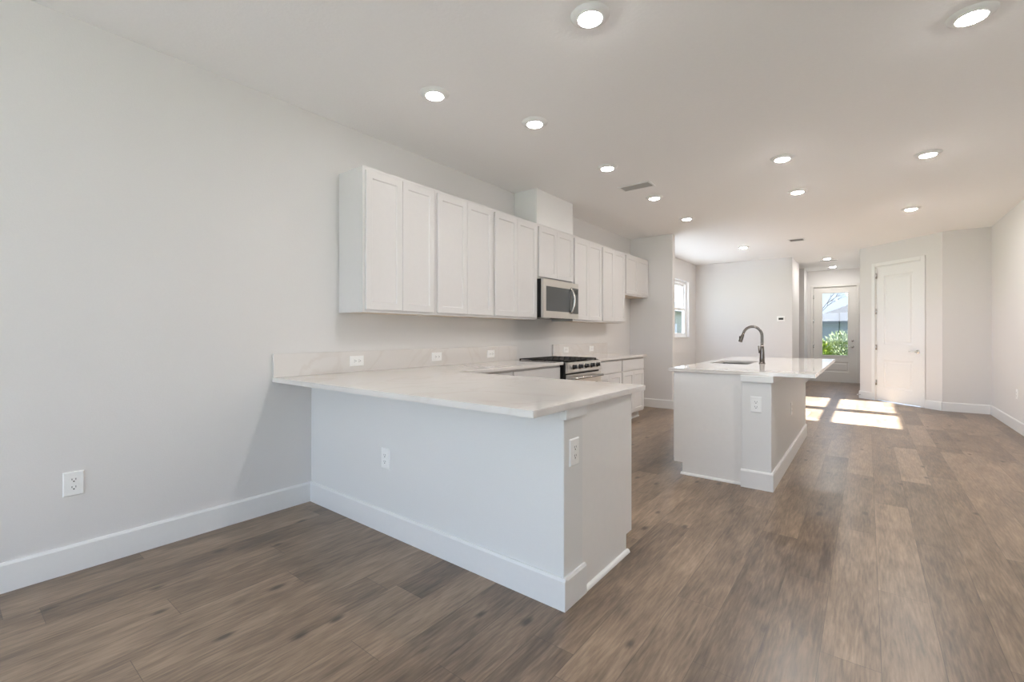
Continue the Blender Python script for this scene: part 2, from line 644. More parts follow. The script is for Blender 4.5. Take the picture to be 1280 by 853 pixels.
# vent chase above the microwave
struct('wall_vent_chase', M['trim'], lambda bm: box(bm, XL, -2.885, 4.142, 4.928, 2.44, H, 0.004), 'boxed white vent chase rising from the microwave cabinet to the ceiling')

# baseboards
BH, BT = 0.14, 0.015


def base_run(bm, F, length):
    prof = [(0, 0), (BT, 0), (BT, BH - .012), (BT - .006, BH), (0, BH)]
    t = bmesh.new()
    a = [t.verts.new((0, z, d)) for d, z in prof]
    b = [t.verts.new((length, z, d)) for d, z in prof]
    n = len(prof)
    t.faces.new(a)
    t.faces.new(b[::-1])
    for i in range(n):
        t.faces.new((a[i], b[i], b[(i + 1) % n], a[(i + 1) % n]))
    bmesh.ops.recalc_face_normals(t, faces=t.faces[:])
    bmesh.ops.transform(t, matrix=F, verts=t.verts[:])
    merge(bm, t)


def baseboard(name, label, runs):
    def fn(bm):
        for o, u, n, L in runs:
            base_run(bm, frame_mat((o[0], o[1], 0), (u[0], u[1], 0), (n[0], n[1], 0)), L)
    return struct(name, M['trim'], fn, label, 'baseboard')


PY0, PY1, PX1 = 1.716, 1.885, -1.050        # peninsula half wall
IX0, IX1, IY0, IY1 = -0.790, -0.580, 3.985, 6.45   # island half wall
baseboard('baseboard_left', 'white baseboard along the left wall', [((XL, YB), (0, 1), (1, 0), PY0 - YB)])
baseboard('baseboard_peninsula', 'white baseboard wrapping the peninsula half wall', [((XL, PY0), (1, 0), (0, -1), PX1 + BT - XL), ((PX1, PY0), (0, 1), (1, 0), PY1 + .012 - PY0)])
baseboard('baseboard_island', 'white baseboard wrapping the island half wall', [((IX0 - .003, IY0), (1, 0), (0, -1), IX1 + BT - IX0 + .003), ((IX1, IY0), (0, 1), (1, 0), IY1 - IY0)])
baseboard('baseboard_kitchen_end', 'white baseboard on the short return wall', [((XL, YW), (1, 0), (0, -1), -2.473 + BT - XL), ((-2.473, YW), (0, 1), (1, 0), .115)])
baseboard('baseboard_recess', 'white baseboard in the bright recess', [((XL, YR), (1, 0), (0, -1), XH + BT - XL), ((XL, YW + .115), (0, 1), (1, 0), YR - YW - .115), ((XH, YR), (0, 1), (1, 0), 12.38 - YR)])
baseboard('baseboard_hall_side', 'white baseboard beside the front door', [((XH - .8, 13.27), (1, 0), (0, -1), .82), ((XH + .02, 13.27), (0, 1), (1, 0), YE - 13.27)])
P = DC
baseboard('baseboard_closet', 'white baseboard either side of the closet door', [((DC.x, DC.y), DD, DN, .257), (tuple(DC + DD * 1.218), DD, DN, DL - 1.218 + .01)])
baseboard('baseboard_closet_side', 'white baseboard under the grey closet side wall', [((DC.x, DC.y), (1, 0), (0, -1), XR - DC.x)])
baseboard('baseboard_right', 'white baseboard along the right wall', [((XR, YB), (0, 1), (-1, 0), DC.y - YB)])


# half walls
def pony_wall(bm):
    box(bm, XL, PX1, PY0, PY1, 0, 0.884, 0.004)


struct('wall_peninsula', M['pony'], pony_wall, 'white half wall carrying the peninsula counter', 'half wall')
struct('wall_island', M['pony'], lambda bm: box(bm, IX0, IX1, IY0, IY1, 0, 0.8835, 0.004), 'grey-white half wall carrying the island overhang', 'half wall')


def pen_trim(bm):
    box(bm, PX1 - .02, PX1 + .016, PY0 - .004, PY1 + .012, 0.834, 0.884, 0.003)
    box(bm, XL, PX1 + .012, PY0 - .010, PY0 - .001, 0.872, 0.884, 0.002)


struct('trim_1', M['trim'], pen_trim, 'white trim under the peninsula counter end', 'trim')


def isl_trim(bm):
    box(bm, IX0 - .006, IX1 + .014, IY0 - .014, IY0 + .02, 0.834, 0.884, 0.003)
    box(bm, IX1 - .02, IX1 + .014, IY0 + .02, IY1, 0.834, 0.884, 0.003)


struct('trim_2', M['trim'], isl_trim, 'white trim under the island counter', 'trim')


# windows of the recess
def make_window(name, Y0, Y1, label, WZ=WZ):
    w = bpy.data.objects.new(name, None)
    COL.objects.link(w)
    w.location = (XL - .09, (Y0 + Y1) / 2, WZ[0])
    w['kind'] = 'structure'
    w['label'] = label
    w['category'] = 'window'
    ly0, ly1, hz = Y0 - w.location.y, Y1 - w.location.y, WZ[1] - WZ[0]
    mid = hz / 2
    fw = .055

    def fr(bm):
        box(bm, -.05, .03, ly0, ly0 + fw, 0, hz, .004)
        box(bm, -.05, .03, ly1 - fw, ly1, 0, hz, .004)
        box(bm, -.05, .03, ly0 + fw, ly1 - fw, 0, fw, .004)
        box(bm, -.05, .03, ly0 + fw, ly1 - fw, hz - fw, hz, .004)

    def rail(bm):
        for z0, z1, x in ((fw, mid + .03, 0.0), (mid - .03, hz - fw, -.03)):
            s = .04
            box(bm, x - .018, x + .018, ly0 + fw, ly0 + fw + s, z0, z1, .003)
            box(bm, x - .018, x + .018, ly1 - fw - s, ly1 - fw, z0, z1, .003)
            box(bm, x - .018, x + .018, ly0 + fw + s, ly1 - fw - s, z0, z0 + s + .01, .003)
            box(bm, x - .018, x + .018, ly0 + fw + s, ly1 - fw - s, z1 - s - .01, z1, .003)
    sub(w, 'window_frame', M['vinyl'], fr)
    sub(w, 'sash', M['vinyl'], rail)
    sub(w, 'window_pane', M['glass'], lambda bm: (box(bm, -.002, .002, ly0 + fw + .03, ly1 - fw - .03, fw + .03, mid), box(bm, -.032, -.028, ly0 + fw + .03, ly1 - fw - .03, mid, hz - fw - .03)))
    sub(w, 'window_sill', M['trim'], lambda bm: box(bm, .03, .105, ly0 + .001, ly1 - .001, 0.0, .018, .004))
    return w


make_window('window_1', *W1, 'white single-hung window in the bright recess')
make_window('window_2', *W2, 'white single-hung window hidden behind the return wall')
make_window('fill_window', *W3, 'tall white window added in the left wall behind the viewer for sun bounce', (.35, 2.39))


# ------------------------------------------------------------------ doors
def casing(bm, F, u0, u1, ztop, w=.065, d=.018):
    for a, b, z0, z1 in ((u0 - w, u0, 0, ztop + w), (u1, u1 + w, 0, ztop + w), (u0, u1, ztop, ztop + w)):
        box(bm, a, b, z0, z1, 0, d, .005, F)


def lever(bm, F, u, z, dirn):
    lathe(bm, [(0, 0), (.032, 0), (.032, .006), (.028, .010), (.012, .012), (.011, .045), (0, .045)], F @ Matrix.Translation((u, z, 0)), 24)
    pts = [F @ Vector((u + dirn * t, z + .004 * math.sin(t * 25), .045 + .006 * math.sin(t * 28))) for t in [i * .115 / 8 for i in range(9)]]
    tube(bm, pts, [.010, .0095, .009, .0085, .008, .0078, .0076, .0075, .007], 12)


def two_panel_door(bm, F, w, h, panels, thick=.035):
    us = [0, panels[0][0], panels[0][1], w]
    vv = [0]
    for p in panels:
        vv += [p[2], p[3]]
    vv.append(h)
    holes = {(1, 1 + 2 * i) for i in range(len(panels))}
    slab_grid(bm, F, us, vv, holes, -thick, 0)
    for u0, u1, v0, v1 in panels:
        t = bmesh.new()
        rr = []
        for ins, z in ((0, 0), (.008, -.009), (.022, -.013), (.038, -.013), (.055, -.006), (.060, -.006)):
            rr.append([t.verts.new((x, y, z)) for x, y in ((u0 + ins, v0 + ins), (u1 - ins, v0 + ins), (u1 - ins, v1 - ins), (u0 + ins, v1 - ins))])
        for A, B in zip(rr, rr[1:]):
            for i in range(4):
                t.faces.new((A[i], A[(i + 1) % 4], B[(i + 1) % 4], B[i]))
        t.faces.new(rr[-1])
        bmesh.ops.transform(t, matrix=F, verts=t.verts[:])
        merge(bm, t)


def hinges(bm, F, u, zs):
    for z in zs:
        lathe(bm, [(0, -.05), (.007, -.05), (.007, .05), (0, .05)], F @ Matrix.Translation((u, z, .006)) @ Matrix.Rotation(R(-90), 4, 'X'), 12)
        box(bm, u - .016, u + .016, z - .048, z + .048, -.004, .003, 0, F)


FC = frame_mat((DC.x, DC.y, 0), (DD.x, DD.y, 0), (DN.x, DN.y, 0))
d2 = bpy.data.objects.new('door_2', None)
COL.objects.link(d2)
d2.location = (*(DC + DD * .73), 0)
d2['kind'] = 'structure'
d2['label'] = 'tall white two-panel closet door on the diagonal wall'
d2['category'] = 'door'
FCo = Matrix.Translation(-Vector(d2.location)) @ FC
FCs = FCo @ Matrix.Translation((.335, .012, -.012))
sub(d2, 'door_leaf', M['door'], lambda bm: two_panel_door(bm, FCs, .803, 2.412, [(.14, .663, .235, .735), (.14, .663, 1.015, 2.245)]))
sub(d2, 'door_casing', M['trim'], lambda bm: (casing(bm, FCo, .322, 1.151, 2.437), box(bm, .322, .334, 0, 2.437, -.1, 0, 0, FCo), box(bm, 1.139, 1.151, 0, 2.437, -.1, 0, 0, FCo), box(bm, .334, 1.139, 2.425, 2.437, -.1, 0, 0, FCo)))
sub(d2, 'door_handle', M['chrome'], lambda bm: lever(bm, FCo @ Matrix.Translation((0, 0, -.012)), .392, .915, 1))
for hz in (.33, .97, 1.62, 2.27):
    sub(d2, 'hinge', M['chrome'], lambda bm: hinges(bm, FCo, 1.1385, (hz,)))

# front door
FE = frame_mat((0, YE, 0), (1, 0, 0), (0, -1, 0))
d1 = bpy.data.objects.new('door_1', None)
COL.objects.link(d1)
d1.location = (-.65, YE, 0)
d1['kind'] = 'structure'
d1['label'] = 'front door with a tall glass lite at the end of the hall'
d1['category'] = 'door'
FEo = Matrix.Translation(-Vector(d1.location)) @ FE
DW = FD[1] - FD[0]
FDs = FEo @ Matrix.Translation((FD[0], .012, -.03))
GL = (.165, .730, .645, 2.255)


def front_leaf(bm):
    u0, u1, v0, v1 = GL
    a0, a1, b0, b1 = .14, DW - .14, .24, .50
    # the cells: bottom panel recess, glass opening
    slab_grid(bm, FDs, [0, u0, u1, DW], [0, b0, b1, v0, v1, 2.39], {(1, 1), (1, 3)}, -.045, 0)
    t = bmesh.new()
    rr = []
    for ins, z in ((0, 0), (.008, -.010), (.024, -.014), (.04, -.014), (.055, -.006), (.06, -.006)):
        rr.append([t.verts.new((x, y, z)) for x, y in ((u0 + ins, b0 + ins), (u1 - ins, b0 + ins), (u1 - ins, b1 - ins), (u0 + ins, b1 - ins))])
    for A, B in zip(rr, rr[1:]):
        for i in range(4):
            t.faces.new((A[i], A[(i + 1) % 4], B[(i + 1) % 4], B[i]))
    t.faces.new(rr[-1])
    bmesh.ops.transform(t, matrix=FDs, verts=t.verts[:])
    merge(bm, t)


def lite_frame(bm):
    u0, u1, v0, v1 = GL
    w = .032
    for a, b, c, d in ((u0 - .012, u0 + w - .012, v0 - .012, v1 + .012), (u1 - w + .012, u1 + .012, v0 - .012, v1 + .012), (u0 + w - .012, u1 - w + .012, v0 - .012, v0 + w - .012), (u0 + w - .012, u1 - w + .012, v1 - w + .012, v1 + .012)):
        box(bm, a, b, c, d, -.055, .012, .004, FDs)


sub(d1, 'door_leaf', M['doorf'], front_leaf)
sub(d1, 'lite_frame', M['doorf'], lite_frame)
sub(d1, 'glass_pane', M['glassd'], lambda bm: box(bm, GL[0] + .015, GL[1] - .015, GL[2] + .015, GL[3] - .015, -.026, -.020, 0, FDs))
sub(d1, 'door_casing', M['doorf'], lambda bm: (casing(bm, FEo, FD[0] - .012, FD[1] + .012, 2.408, .05), box(bm, FD[0] - .02, FD[0] - .004, 0, 2.41, -.12, 0, 0, FEo), box(bm, FD[1] + .004, FD[1] + .02, 0, 2.41, -.12, 0, 0, FEo), box(bm, FD[0] - .004, FD[1] + .004, 2.404, 2.42, -.12, 0, 0, FEo),
    box(bm, FD[0] - .006, FD[0] + .016, .011, 2.406, -.100, -.077, 0, FEo), box(bm, FD[1] - .016, FD[1] + .006, .011, 2.406, -.100, -.077, 0, FEo), box(bm, FD[0], FD[1], 2.375, 2.406, -.100, -.077, 0, FEo)))
FEh = FEo @ Matrix.Translation((0, 0, -.03))
sub(d1, 'door_handle', M['chrome'], lambda bm: lever(bm, FEh, -.283, .895, -1))
sub(d1, 'deadbolt', M['chrome'], lambda bm: lathe(bm, [(0, 0), (.032, 0), (.032, .012), (.026, .018), (.010, .020), (.010, .032), (0, .032)], FEh @ Matrix.Translation((-.283, 1.05, 0)), 24))
sub(d1, 'threshold', M['steel'], lambda bm: box(bm, FD[0], FD[1], 0, .011, -.12, .01, .002, FEo))
for hz in (.30, .90, 1.54, 2.16):
    sub(d1, 'hinge', M['chrome'], lambda bm: hinges(bm, FEo, FD[0] - .004, (hz,)))

# door stop on the closet baseboard
ds = thing('door_stop', 'small chrome spring door stop on the baseboard at the closet corner', 'door stop', (*(DC + DD * (DL - .03) + DN * BT), .07))
FS = frame_mat((0, 0, 0), (DD.x, DD.y, 0), (DN.x, DN.y, 0))
sub(ds, 'spring', M['chrome'], lambda bm: tube(bm, [FS @ Vector((.006 * math.cos(i * .9), .006 * math.sin(i * .9), i * .0012)) for i in range(52)], .0016, 6))
sub(ds, 'rubber_tip', M['plate'], lambda bm: lathe(bm, [(0, .060), (.008, .060), (.009, .072), (0, .074)], FS, 16))


# ------------------------------------------------------------------ cabinets
DT = .019       # door thickness


def shaker(bm, F, w, h, rail=.052):
    ringpanel(bm, F, w, h, [(0, 0), (0, DT - .002), (.002, DT), (rail, DT), (rail + .007, DT - .008)])


def flatfront(bm, F, w, h):
    ringpanel(bm, F, w, h, [(0, 0), (0, DT - .003), (.003, DT)])


def carcass(bm, F, w, h, d, y0=0.0):
    """closed box behind the face frame; local x width, y up, z out (front at 0)."""
    box(bm, 0, w, y0, h, -d, 0, .0015, F)


def wall_cabinet(loc_y, width, z0, z1, label, xf=-2.885, finish_left=False):
    t = thing('wall_cabinet', label, 'cabinet', (xf, loc_y, z0), 'white wall cabinets')
    F = frame_mat((0, 0, 0), (0, 1, 0), (1, 0, 0))
    h = z1 - z0
    dep = xf - XL - .002
    sub(t, 'body', M['cab'], lambda bm: carcass(bm, F, width, h, dep, .012))
    sub(t, 'bottom_panel', M['maple'], lambda bm: box(bm, .016, width - .016, .004, .012, -dep + .01, -.018, 0, F))
    sub(t, 'bottom_rail', M['cab'], lambda bm: (box(bm, .0, width, 0, .012, -.018, 0, 0, F), box(bm, 0, .015, 0, .012, -dep, -.018, 0, F), box(bm, width - .015, width, 0, .012, -dep, -.018, 0, F)))
    m, g = .020, .003
    dw = (width - 2 * m - g) / 2
    for i in (0, 1):
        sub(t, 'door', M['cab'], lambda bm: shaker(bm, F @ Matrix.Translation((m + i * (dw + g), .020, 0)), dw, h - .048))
    return t


UZ0, UZ1 = 1.372, 2.438
wc = [
    wall_cabinet(1.935, .700, UZ0, UZ1, 'white wall cabinet at the peninsula end of the run, its side panel exposed'),
    wall_cabinet(2.636, .755, UZ0, UZ1, 'white wall cabinet second from the peninsula end of the run'),
    wall_cabinet(3.392, .752, UZ0, UZ1, 'tall white wall cabinet directly left of the microwave'),
    wall_cabinet(4.146, .778, 1.832, UZ1, 'short white wall cabinet directly above the microwave'),
    wall_cabinet(4.926, .768, UZ0, UZ1, 'tall white wall cabinet directly right of the microwave'),
    wall_cabinet(5.695, .762, UZ0, UZ1, 'tall white wall cabinet above the far end of the counter, second right of the microwave'),
    wall_cabinet(6.458, .918, 1.805, UZ1, 'short white wall cabinet over the empty refrigerator space, against the return wall'),
]


def base_cabinet(origin, u, n, width, label, sink=None, depth=.60, drawers=1, doors=2, toe=True, end_left=False, end_right=False, name='base_cabinet', group='white base cabinets'):
    t = thing(name, label, 'cabinet', origin, group)
    F = frame_mat((0, 0, 0), u, n)
    hh = .884

    def body(bm):
        if sink:
            box(bm, 0, width, .10, .60, -depth, 0, .0015, F)
            box(bm, 0, width, .60, hh, -.035, 0, 0, F)
            box(bm, 0, width, .60, hh, -depth, -depth + .10, 0, F)
            box(bm, 0, .018, .60, hh, -depth + .10, -.035, 0, F)
            box(bm, width - .018, width, .60, hh, -depth + .10, -.035, 0, F)
        else:
            box(bm, 0, width, .10, hh, -depth, 0, .0015, F)
        box(bm, 0, width, 0, .10, -depth, -.07, 0, F)
    sub(t, 'body', M['cab'], body)
    m, g = .020, .003
    if drawers:
        dw = (width - 2 * m - g * (drawers - 1)) / drawers
        for i in range(drawers):
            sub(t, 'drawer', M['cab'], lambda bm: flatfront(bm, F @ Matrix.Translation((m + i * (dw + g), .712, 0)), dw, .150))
        top = .695
    else:
        top = .862
    dw = (width - 2 * m - g * (doors - 1)) / doors
    for i in range(doors):
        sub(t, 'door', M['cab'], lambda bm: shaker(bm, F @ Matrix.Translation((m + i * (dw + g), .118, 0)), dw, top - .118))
    sub(t, 'toe_trim', M['trim'], lambda bm: box(bm, 0, width, 0, .018, -.072, -.058, .004, F))
    return t


XF = -2.592        # face frame of the wall run
# right of the range
base_cabinet((XF, 4.930, 0), (0, 1, 0), (1, 0, 0), .757, 'white base cabinet with drawer and doors directly right of the range')
base_cabinet((XF, 5.688, 0), (0, 1, 0), (1, 0, 0), .762, 'white base cabinet at the far counter end beside the refrigerator space')
# left of the range
base_cabinet((XF, 2.480, 0), (0, 1, 0), (1, 0, 0), .830, 'white base cabinet in the corner behind the peninsula')
base_cabinet((XF, 3.311, 0), (0, 1, 0), (1, 0, 0), .842, 'white base cabinet with wide drawer directly left of the range')
# peninsula cabinets face the kitchen (+Y)
PYF = 2.455
base_cabinet((-1.070, PYF - .001, 0), (-1, 0, 0), (0, 1, 0), .70, 'white peninsula base cabinet at the free end with plain side panel', depth=PYF - PY1 - .003)
base_cabinet((-1.771, PYF, 0), (-1, 0, 0), (0, 1, 0), .818, 'white peninsula base cabinet next to the corner, facing the range', depth=PYF - PY1 - .003)


def pen_end(bm):
    prism(bm, [(PY1 + .001, 0), (PYF - .072, 0), (PYF - .072, .10), (PYF + .0, .10), (PYF + .0, .884), (PY1 + .001, .884)], -.007, .006, frame_mat((-1.061, 0, 0), (0, 1, 0), (1, 0, 0)))


pe = tag(make('end_panel', M['panel'], pen_end), 'plain white panel closing the free end of the peninsula cabinets', 'panel')


def shoe(bm, F, L, r=.016):
    pr = [(0, 0)] + [(r * math.cos(a), r * math.sin(a)) for a in [i * math.pi / 12 for i in range(7)]]
    t = bmesh.new()
    a = [t.verts.new((0, z, d)) for d, z in pr]
    b = [t.verts.new((L, z, d)) for d, z in pr]
    t.faces.new(a); t.faces.new(b[::-1])
    for i in range(len(pr)):
        j = (i + 1) % len(pr)
        t.faces.new((a[i], b[i], b[j], a[j]))
    bmesh.ops.recalc_face_normals(t, faces=t.faces[:])
    bmesh.ops.transform(t, matrix=F, verts=t.verts[:])
    merge(bm, t)


struct('trim_3', M['trim'], lambda bm: shoe(bm, frame_mat((-1.055, PY1 + .012, 0), (0, 1, 0), (1, 0, 0)), PYF - .060 - PY1 - .012, .018), 'white shoe moulding at the foot of the peninsula end panel', 'trim')

# island cabinets face the range (-X)
IXF = -1.335
seg = [(4.045, .78), (4.826, .88), (5.707, .74)]
lab = ['white island base cabinet at the near end with plain side panel', 'white island base cabinet under the sink', 'white island base cabinet at the far end']
for (y, w), l in zip(seg, lab):
    base_cabinet((IXF, y + w, 0), (0, -1, 0), (-1, 0, 0), w, l, sink=(y == 4.826), depth=-IXF + IX0 - .004)


def isl_end(bm):
    prism(bm, [(IXF, .10), (IXF + .072, .10), (IXF + .072, 0), (IX0 - .001, 0), (IX0 - .001, .884), (IXF, .884)], -.012, .008, frame_mat((0, 4.030, 0), (1, 0, 0), (0, -1, 0)))


tag(make('end_panel', M['panel'], isl_end), 'plain white panel closing the near end of the island cabinets', 'panel')
struct('trim_4', M['trim'], lambda bm: shoe(bm, frame_mat((IXF + .060, 4.022, 0), (1, 0, 0), (0, -1, 0)), IX0 - .004 - IXF - .060, .018), 'white shoe moulding at the foot of the island end panel', 'trim')


# ------------------------------------------------------------------ counters
CT0, CT1 = 0.884, 0.914


def slab_poly(bm, poly, holes=()):
    t = bmesh.new()
    vs_ = [t.verts.new((x, y, CT0)) for x, y in poly]
    f = t.faces.new(vs_)
    r = bmesh.ops.extrude_face_region(t, geom=[f])
    for v in r['geom']:
        if isinstance(v, bmesh.types.BMVert):
            v.co.z = CT1
    bmesh.ops.recalc_face_normals(t, faces=t.faces[:])
    bmesh.ops.bevel(t, geom=[e for e in t.edges], offset=.0025, segments=2, affect='EDGES')
    merge(bm, t)


XC = -2.545
t1 = tag(make('countertop', M['quartz'], lambda bm: slab_poly(bm, [(XL + .001, 1.440), (-1.018, 1.440), (-1.018, 2.571), (XC, 2.571), (XC, 4.156), (XL + .001, 4.156)])), 'L-shaped pale quartz countertop over the peninsula and left wall run', 'countertop')
t2 = tag(make('countertop', M['quartz'], lambda bm: slab_poly(bm, [(XL + .001, 4.928), (XC, 4.928), (XC, 6.478), (XL + .001, 6.478)])), 'short pale quartz countertop on the wall right of the range', 'countertop')
SX0, SX1, SY0, SY1 = -1.285, -0.925, 4.93, 5.60


def island_top(bm):
    slab_grid(bm, Matrix.Translation((0, 0, 0)), [-1.378, SX0, SX1, -.299], [4.008, SY0, SY1, 6.62], {(1, 1)}, CT0, CT1)


t3 = make('countertop', M['quartz'], island_top)
mod = t3.modifiers.new('edge', 'BEVEL')
mod.width = .0025
mod.segments = 2
mod.limit_method = 'ANGLE'
tag(t3, 'white quartz island countertop with sink cutout and wide overhang', 'countertop')

tag(make('backsplash', M['quartz'], lambda bm: box(bm, XL + .001, XL + .022, 1.440, 4.156, CT1, 1.077, .002)), 'low quartz backsplash strip left of the range', 'backsplash')
tag(make('backsplash', M['quartz'], lambda bm: box(bm, XL + .001, XL + .022, 4.928, 6.478, CT1, 1.077, .002)), 'low quartz backsplash strip right of the range', 'backsplash')

# ------------------------------------------------------------------ sink and faucet
sk = thing('kitchen_sink', 'undermount stainless steel sink set in the island countertop', 'sink', ((SX0 + SX1) / 2, (SY0 + SY1) / 2, CT0 - .24))


def basin(bm):
    w, l, d = (SX1 - SX0) / 2 + .006, (SY1 - SY0) / 2 + .006, .236
    t = bmesh.new()
    rings = []
    for ins, z, r in ((0, d, .02), (.004, d - .02, .03), (.010, .03, .04), (.030, .008, .06), (.06, .004, .06)):
        ring = []
        ww, ll = w - ins, l - ins
        for cx, cy, a0 in ((1, 1, 0), (-1, 1, 90), (-1, -1, 180), (1, -1, 270)):
            for k in range(5):
                a = R(a0 + k * 22.5)
                ring.append(t.verts.new((cx * (ww - r) + r * math.cos(a), cy * (ll - r) + r * math.sin(a), z)))
        rings.append(ring)
    for A, B in zip(rings, rings[1:]):
        n = len(A)
        for i in range(n):
            f = t.faces.new((A[i], B[i], B[(i + 1) % n], A[(i + 1) % n]))
            f.smooth = True
    t.faces.new(rings[-1])
    bmesh.ops.solidify(t, geom=t.faces[:], thickness=-.003)
    merge(bm, t)


sub(sk, 'basin', M['steel'], basin)
sub(sk, 'drain', M['chrome'], lambda bm: lathe(bm, [(0, .006), (.02, .006), (.034, .010), (.044, .0095), (.045, .006)], None, 24))

FX, FY = -.835, 5.17
fc = thing('kitchen_faucet', 'dark nickel gooseneck pull-down faucet standing behind the island sink', 'faucet', (FX, FY, CT1))


def arc():
    pts = [(0, 0, z) for z in (.10, .16, .22, .275)]
    rr, n = .088, 14
    for i in range(1, n + 1):
        a = math.pi * i / n * (165 / 180)
        pts.append((-rr + rr * math.cos(a), 0, .275 + rr * 1.12 * math.sin(a)))
    return pts


ap = arc()
sub(fc, 'base', M['faucet'], lambda bm: lathe(bm, [(0, 0), (.029, 0), (.029, .005), (.024, .012), (.0225, .06), (.0215, .11), (.018, .15), (.0145, .19), (0, .19)], None, 28))
sub(fc, 'spout', M['faucet'], lambda bm: tube(bm, ap, .0132, 18))
e0, e1 = Vector(ap[-2]), Vector(ap[-1])
dv = (e1 - e0).normalized()
sub(fc, 'spray_head', M['faucet'], lambda bm: tube(bm, [e1, e1 + dv * .012, e1 + dv * .013, e1 + dv * .06, e1 + dv * .085, e1 + dv * .089], [.0135, .0135, .016, .018, .0195, .016], 18))
sub(fc, 'spray_button', M['black'], lambda bm: box(bm, -.005, .005, -.006, .006, -.016, .016, .002, Matrix.Translation(e1 + dv * .045 + Vector((-.018, 0, .003)))))
sub(fc, 'handle', M['faucet'], lambda bm: (tube(bm, [(-.010, -.012, .11), (-.022, -.030, .115)], [.010, .009], 12), tube(bm, [(-.020, -.028, .115), (-.024, -.036, .15), (-.026, -.040, .18)], [.0075, .0065, .005], 12)))

# ------------------------------------------------------------------ range
RG0, RG1 = 4.163, 4.922
rg = thing('gas_range', 'stainless slide-in gas range with black grates and five knobs', 'range', (-2.515, (RG0 + RG1) / 2, 0))
rw = (RG1 - RG0) / 2
dx = XL + 2.515 + .012


def rbox(x0, x1, y0, y1, z0, z1, b=0.0):
    return lambda bm: box(bm, x0, x1, y0, y1, z0, z1, b)


sub(rg, 'body', M['black'], rbox(dx, -.012, -rw, rw, .09, .893))
sub(rg, 'cooktop', M['black'], lambda bm: box(bm, dx, -.012, -rw, rw, .893, .903, .003))
FR = frame_mat((0, -rw, 0), (0, 1, 0), (1, 0, 0))


def ctl(bm):
    prism(bm, [(-.012, .788), (.028, .800), (.010, .906), (-.030, .906), (-.030, .9035), (-.012, .9035)], -rw, rw, Matrix(((1, 0, 0, 0), (0, 0, 1, 0), (0, 1, 0, 0), (0, 0, 0, 1))))


sub(rg, 'control_panel', M['steel'], ctl)
for k in range(5):
    ky = -.26 + k * .115 + (.03 if k == 0 else .06 if k == 4 else .045)
    Kf = Matrix.Translation((.019, -.27 + k * .135, .855)) @ Matrix.Rotation(R(82), 4, 'Y')
    kb = sub(rg, 'knob', M['black'], lambda bm: (lathe(bm, [(0, 0), (.027, 0), (.027, .004), (.022, .006), (.020, .032), (.017, .035), (0, .035)], Kf, 24), box(bm, -.020, .020, -.0045, .0045, .006, .044, .002, Kf)))
    sub(kb, 'knob_ring', M['steel'], lambda bm: lathe(bm, [(.026, -.001), (.031, -.001), (.031, .003), (.026, .004)], Kf, 24))
od = sub(rg, 'oven_door', M['steel'], lambda bm: box(bm, -.012, .022, -rw + .004, rw - .004, .225, .775, .006))
sub(od, 'oven_window', M['smoke'], lambda bm: box(bm, .020, .024, -rw + .10, rw - .10, .32, .66, .001))
sub(od, 'oven_handle', M['chrome'], lambda bm: (tube(bm, [(.068, -rw + .05, .735), (.068, rw - .05, .735)], .013, 16), box(bm, .02, .07, -rw + .065, -rw + .09, .725, .745, .004), box(bm, .02, .07, rw - .09, rw - .065, .725, .745, .004)))
sub(rg, 'drawer', M['steel'], lambda bm: box(bm, -.012, .020, -rw + .004, rw - .004, .10, .218, .006))
for sy in (-1, 1):
    for fx_ in (-.05, dx + .05):
        sub(rg, 'leg', M['black'], lambda bm: lathe(bm, [(0, 0), (.018, 0), (.018, .012), (.010, .016), (.010, .092), (0, .092)], Matrix.Translation((fx_, sy * (rw - .05), 0)), 12))
cxs = (dx + .17, -.17)
for yy in (-.25, .25):
    for cx in cxs:
        bn = sub(rg, 'burner', M['iron'], lambda bm: lathe(bm, [(0, .903), (.050, .903), (.048, .909), (.034, .911), (.034, .916), (0, .917)], Matrix.Translation((cx, yy, 0)), 24))
sub(rg, 'burner', M['iron'], lambda bm: box(bm, (cxs[0] + cxs[1]) / 2 - .10, (cxs[0] + cxs[1]) / 2 + .10, -.03, .03, .903, .916, .006))
gw = (2 * rw - .04) / 3


def grate(bm, y0, y1):
    x0, x1 = dx + .035, -.04
    z0, z1, b = .919, .931, .014
    ym = (y0 + y1) / 2
    box(bm, x0, x1, y0, y0 + b, z0, z1, .002)
    box(bm, x0, x1, y1 - b, y1, z0, z1, .002)
    box(bm, x0, x0 + b, y0, y1, z0, z1, .002)
    box(bm, x1 - b, x1, y0, y1, z0, z1, .002)
    box(bm, x0, x1, ym - b / 2, ym + b / 2, z0, z1, .002)
    for x in [x0 + (x1 - x0) * q / 8 for q in range(1, 8)]:
        box(bm, x - b / 2, x + b / 2, y0, y1, z0, z1, .002)
    for x in (x0, x1 - b, (x0 + x1) / 2):
        for y in (y0, y1 - b):
            box(bm, x, x + b, y, y + b, .9025, z0, .001)


for k in range(3):
    y0 = -rw + .012 + k * (gw + .008)
    sub(rg, 'grate', M['iron'], lambda bm: grate(bm, y0, y0 + gw))

# ------------------------------------------------------------------ microwave
mw = thing('microwave_oven', 'stainless over-the-range microwave with smoked door window and curved handle', 'microwave', (-2.82, (4.150 + 4.922) / 2, 1.395))
mh = (4.920 - 4.152) / 2
mx0 = XL + 2.82 + .003
MH = .43
sub(mw, 'body', M['black'], rbox(mx0, -.012, -mh, mh, .012, MH, .002))
mdw = .60
FM = frame_mat((-.012, -mh, .0), (0, 1, 0), (1, 0, 0))


def mw_door(bm):
    slab_grid(bm, FM, [0, .055, .592, 2 * mh], [.0, .075, .352, MH - .001], {(1, 1)}, 0, .030)


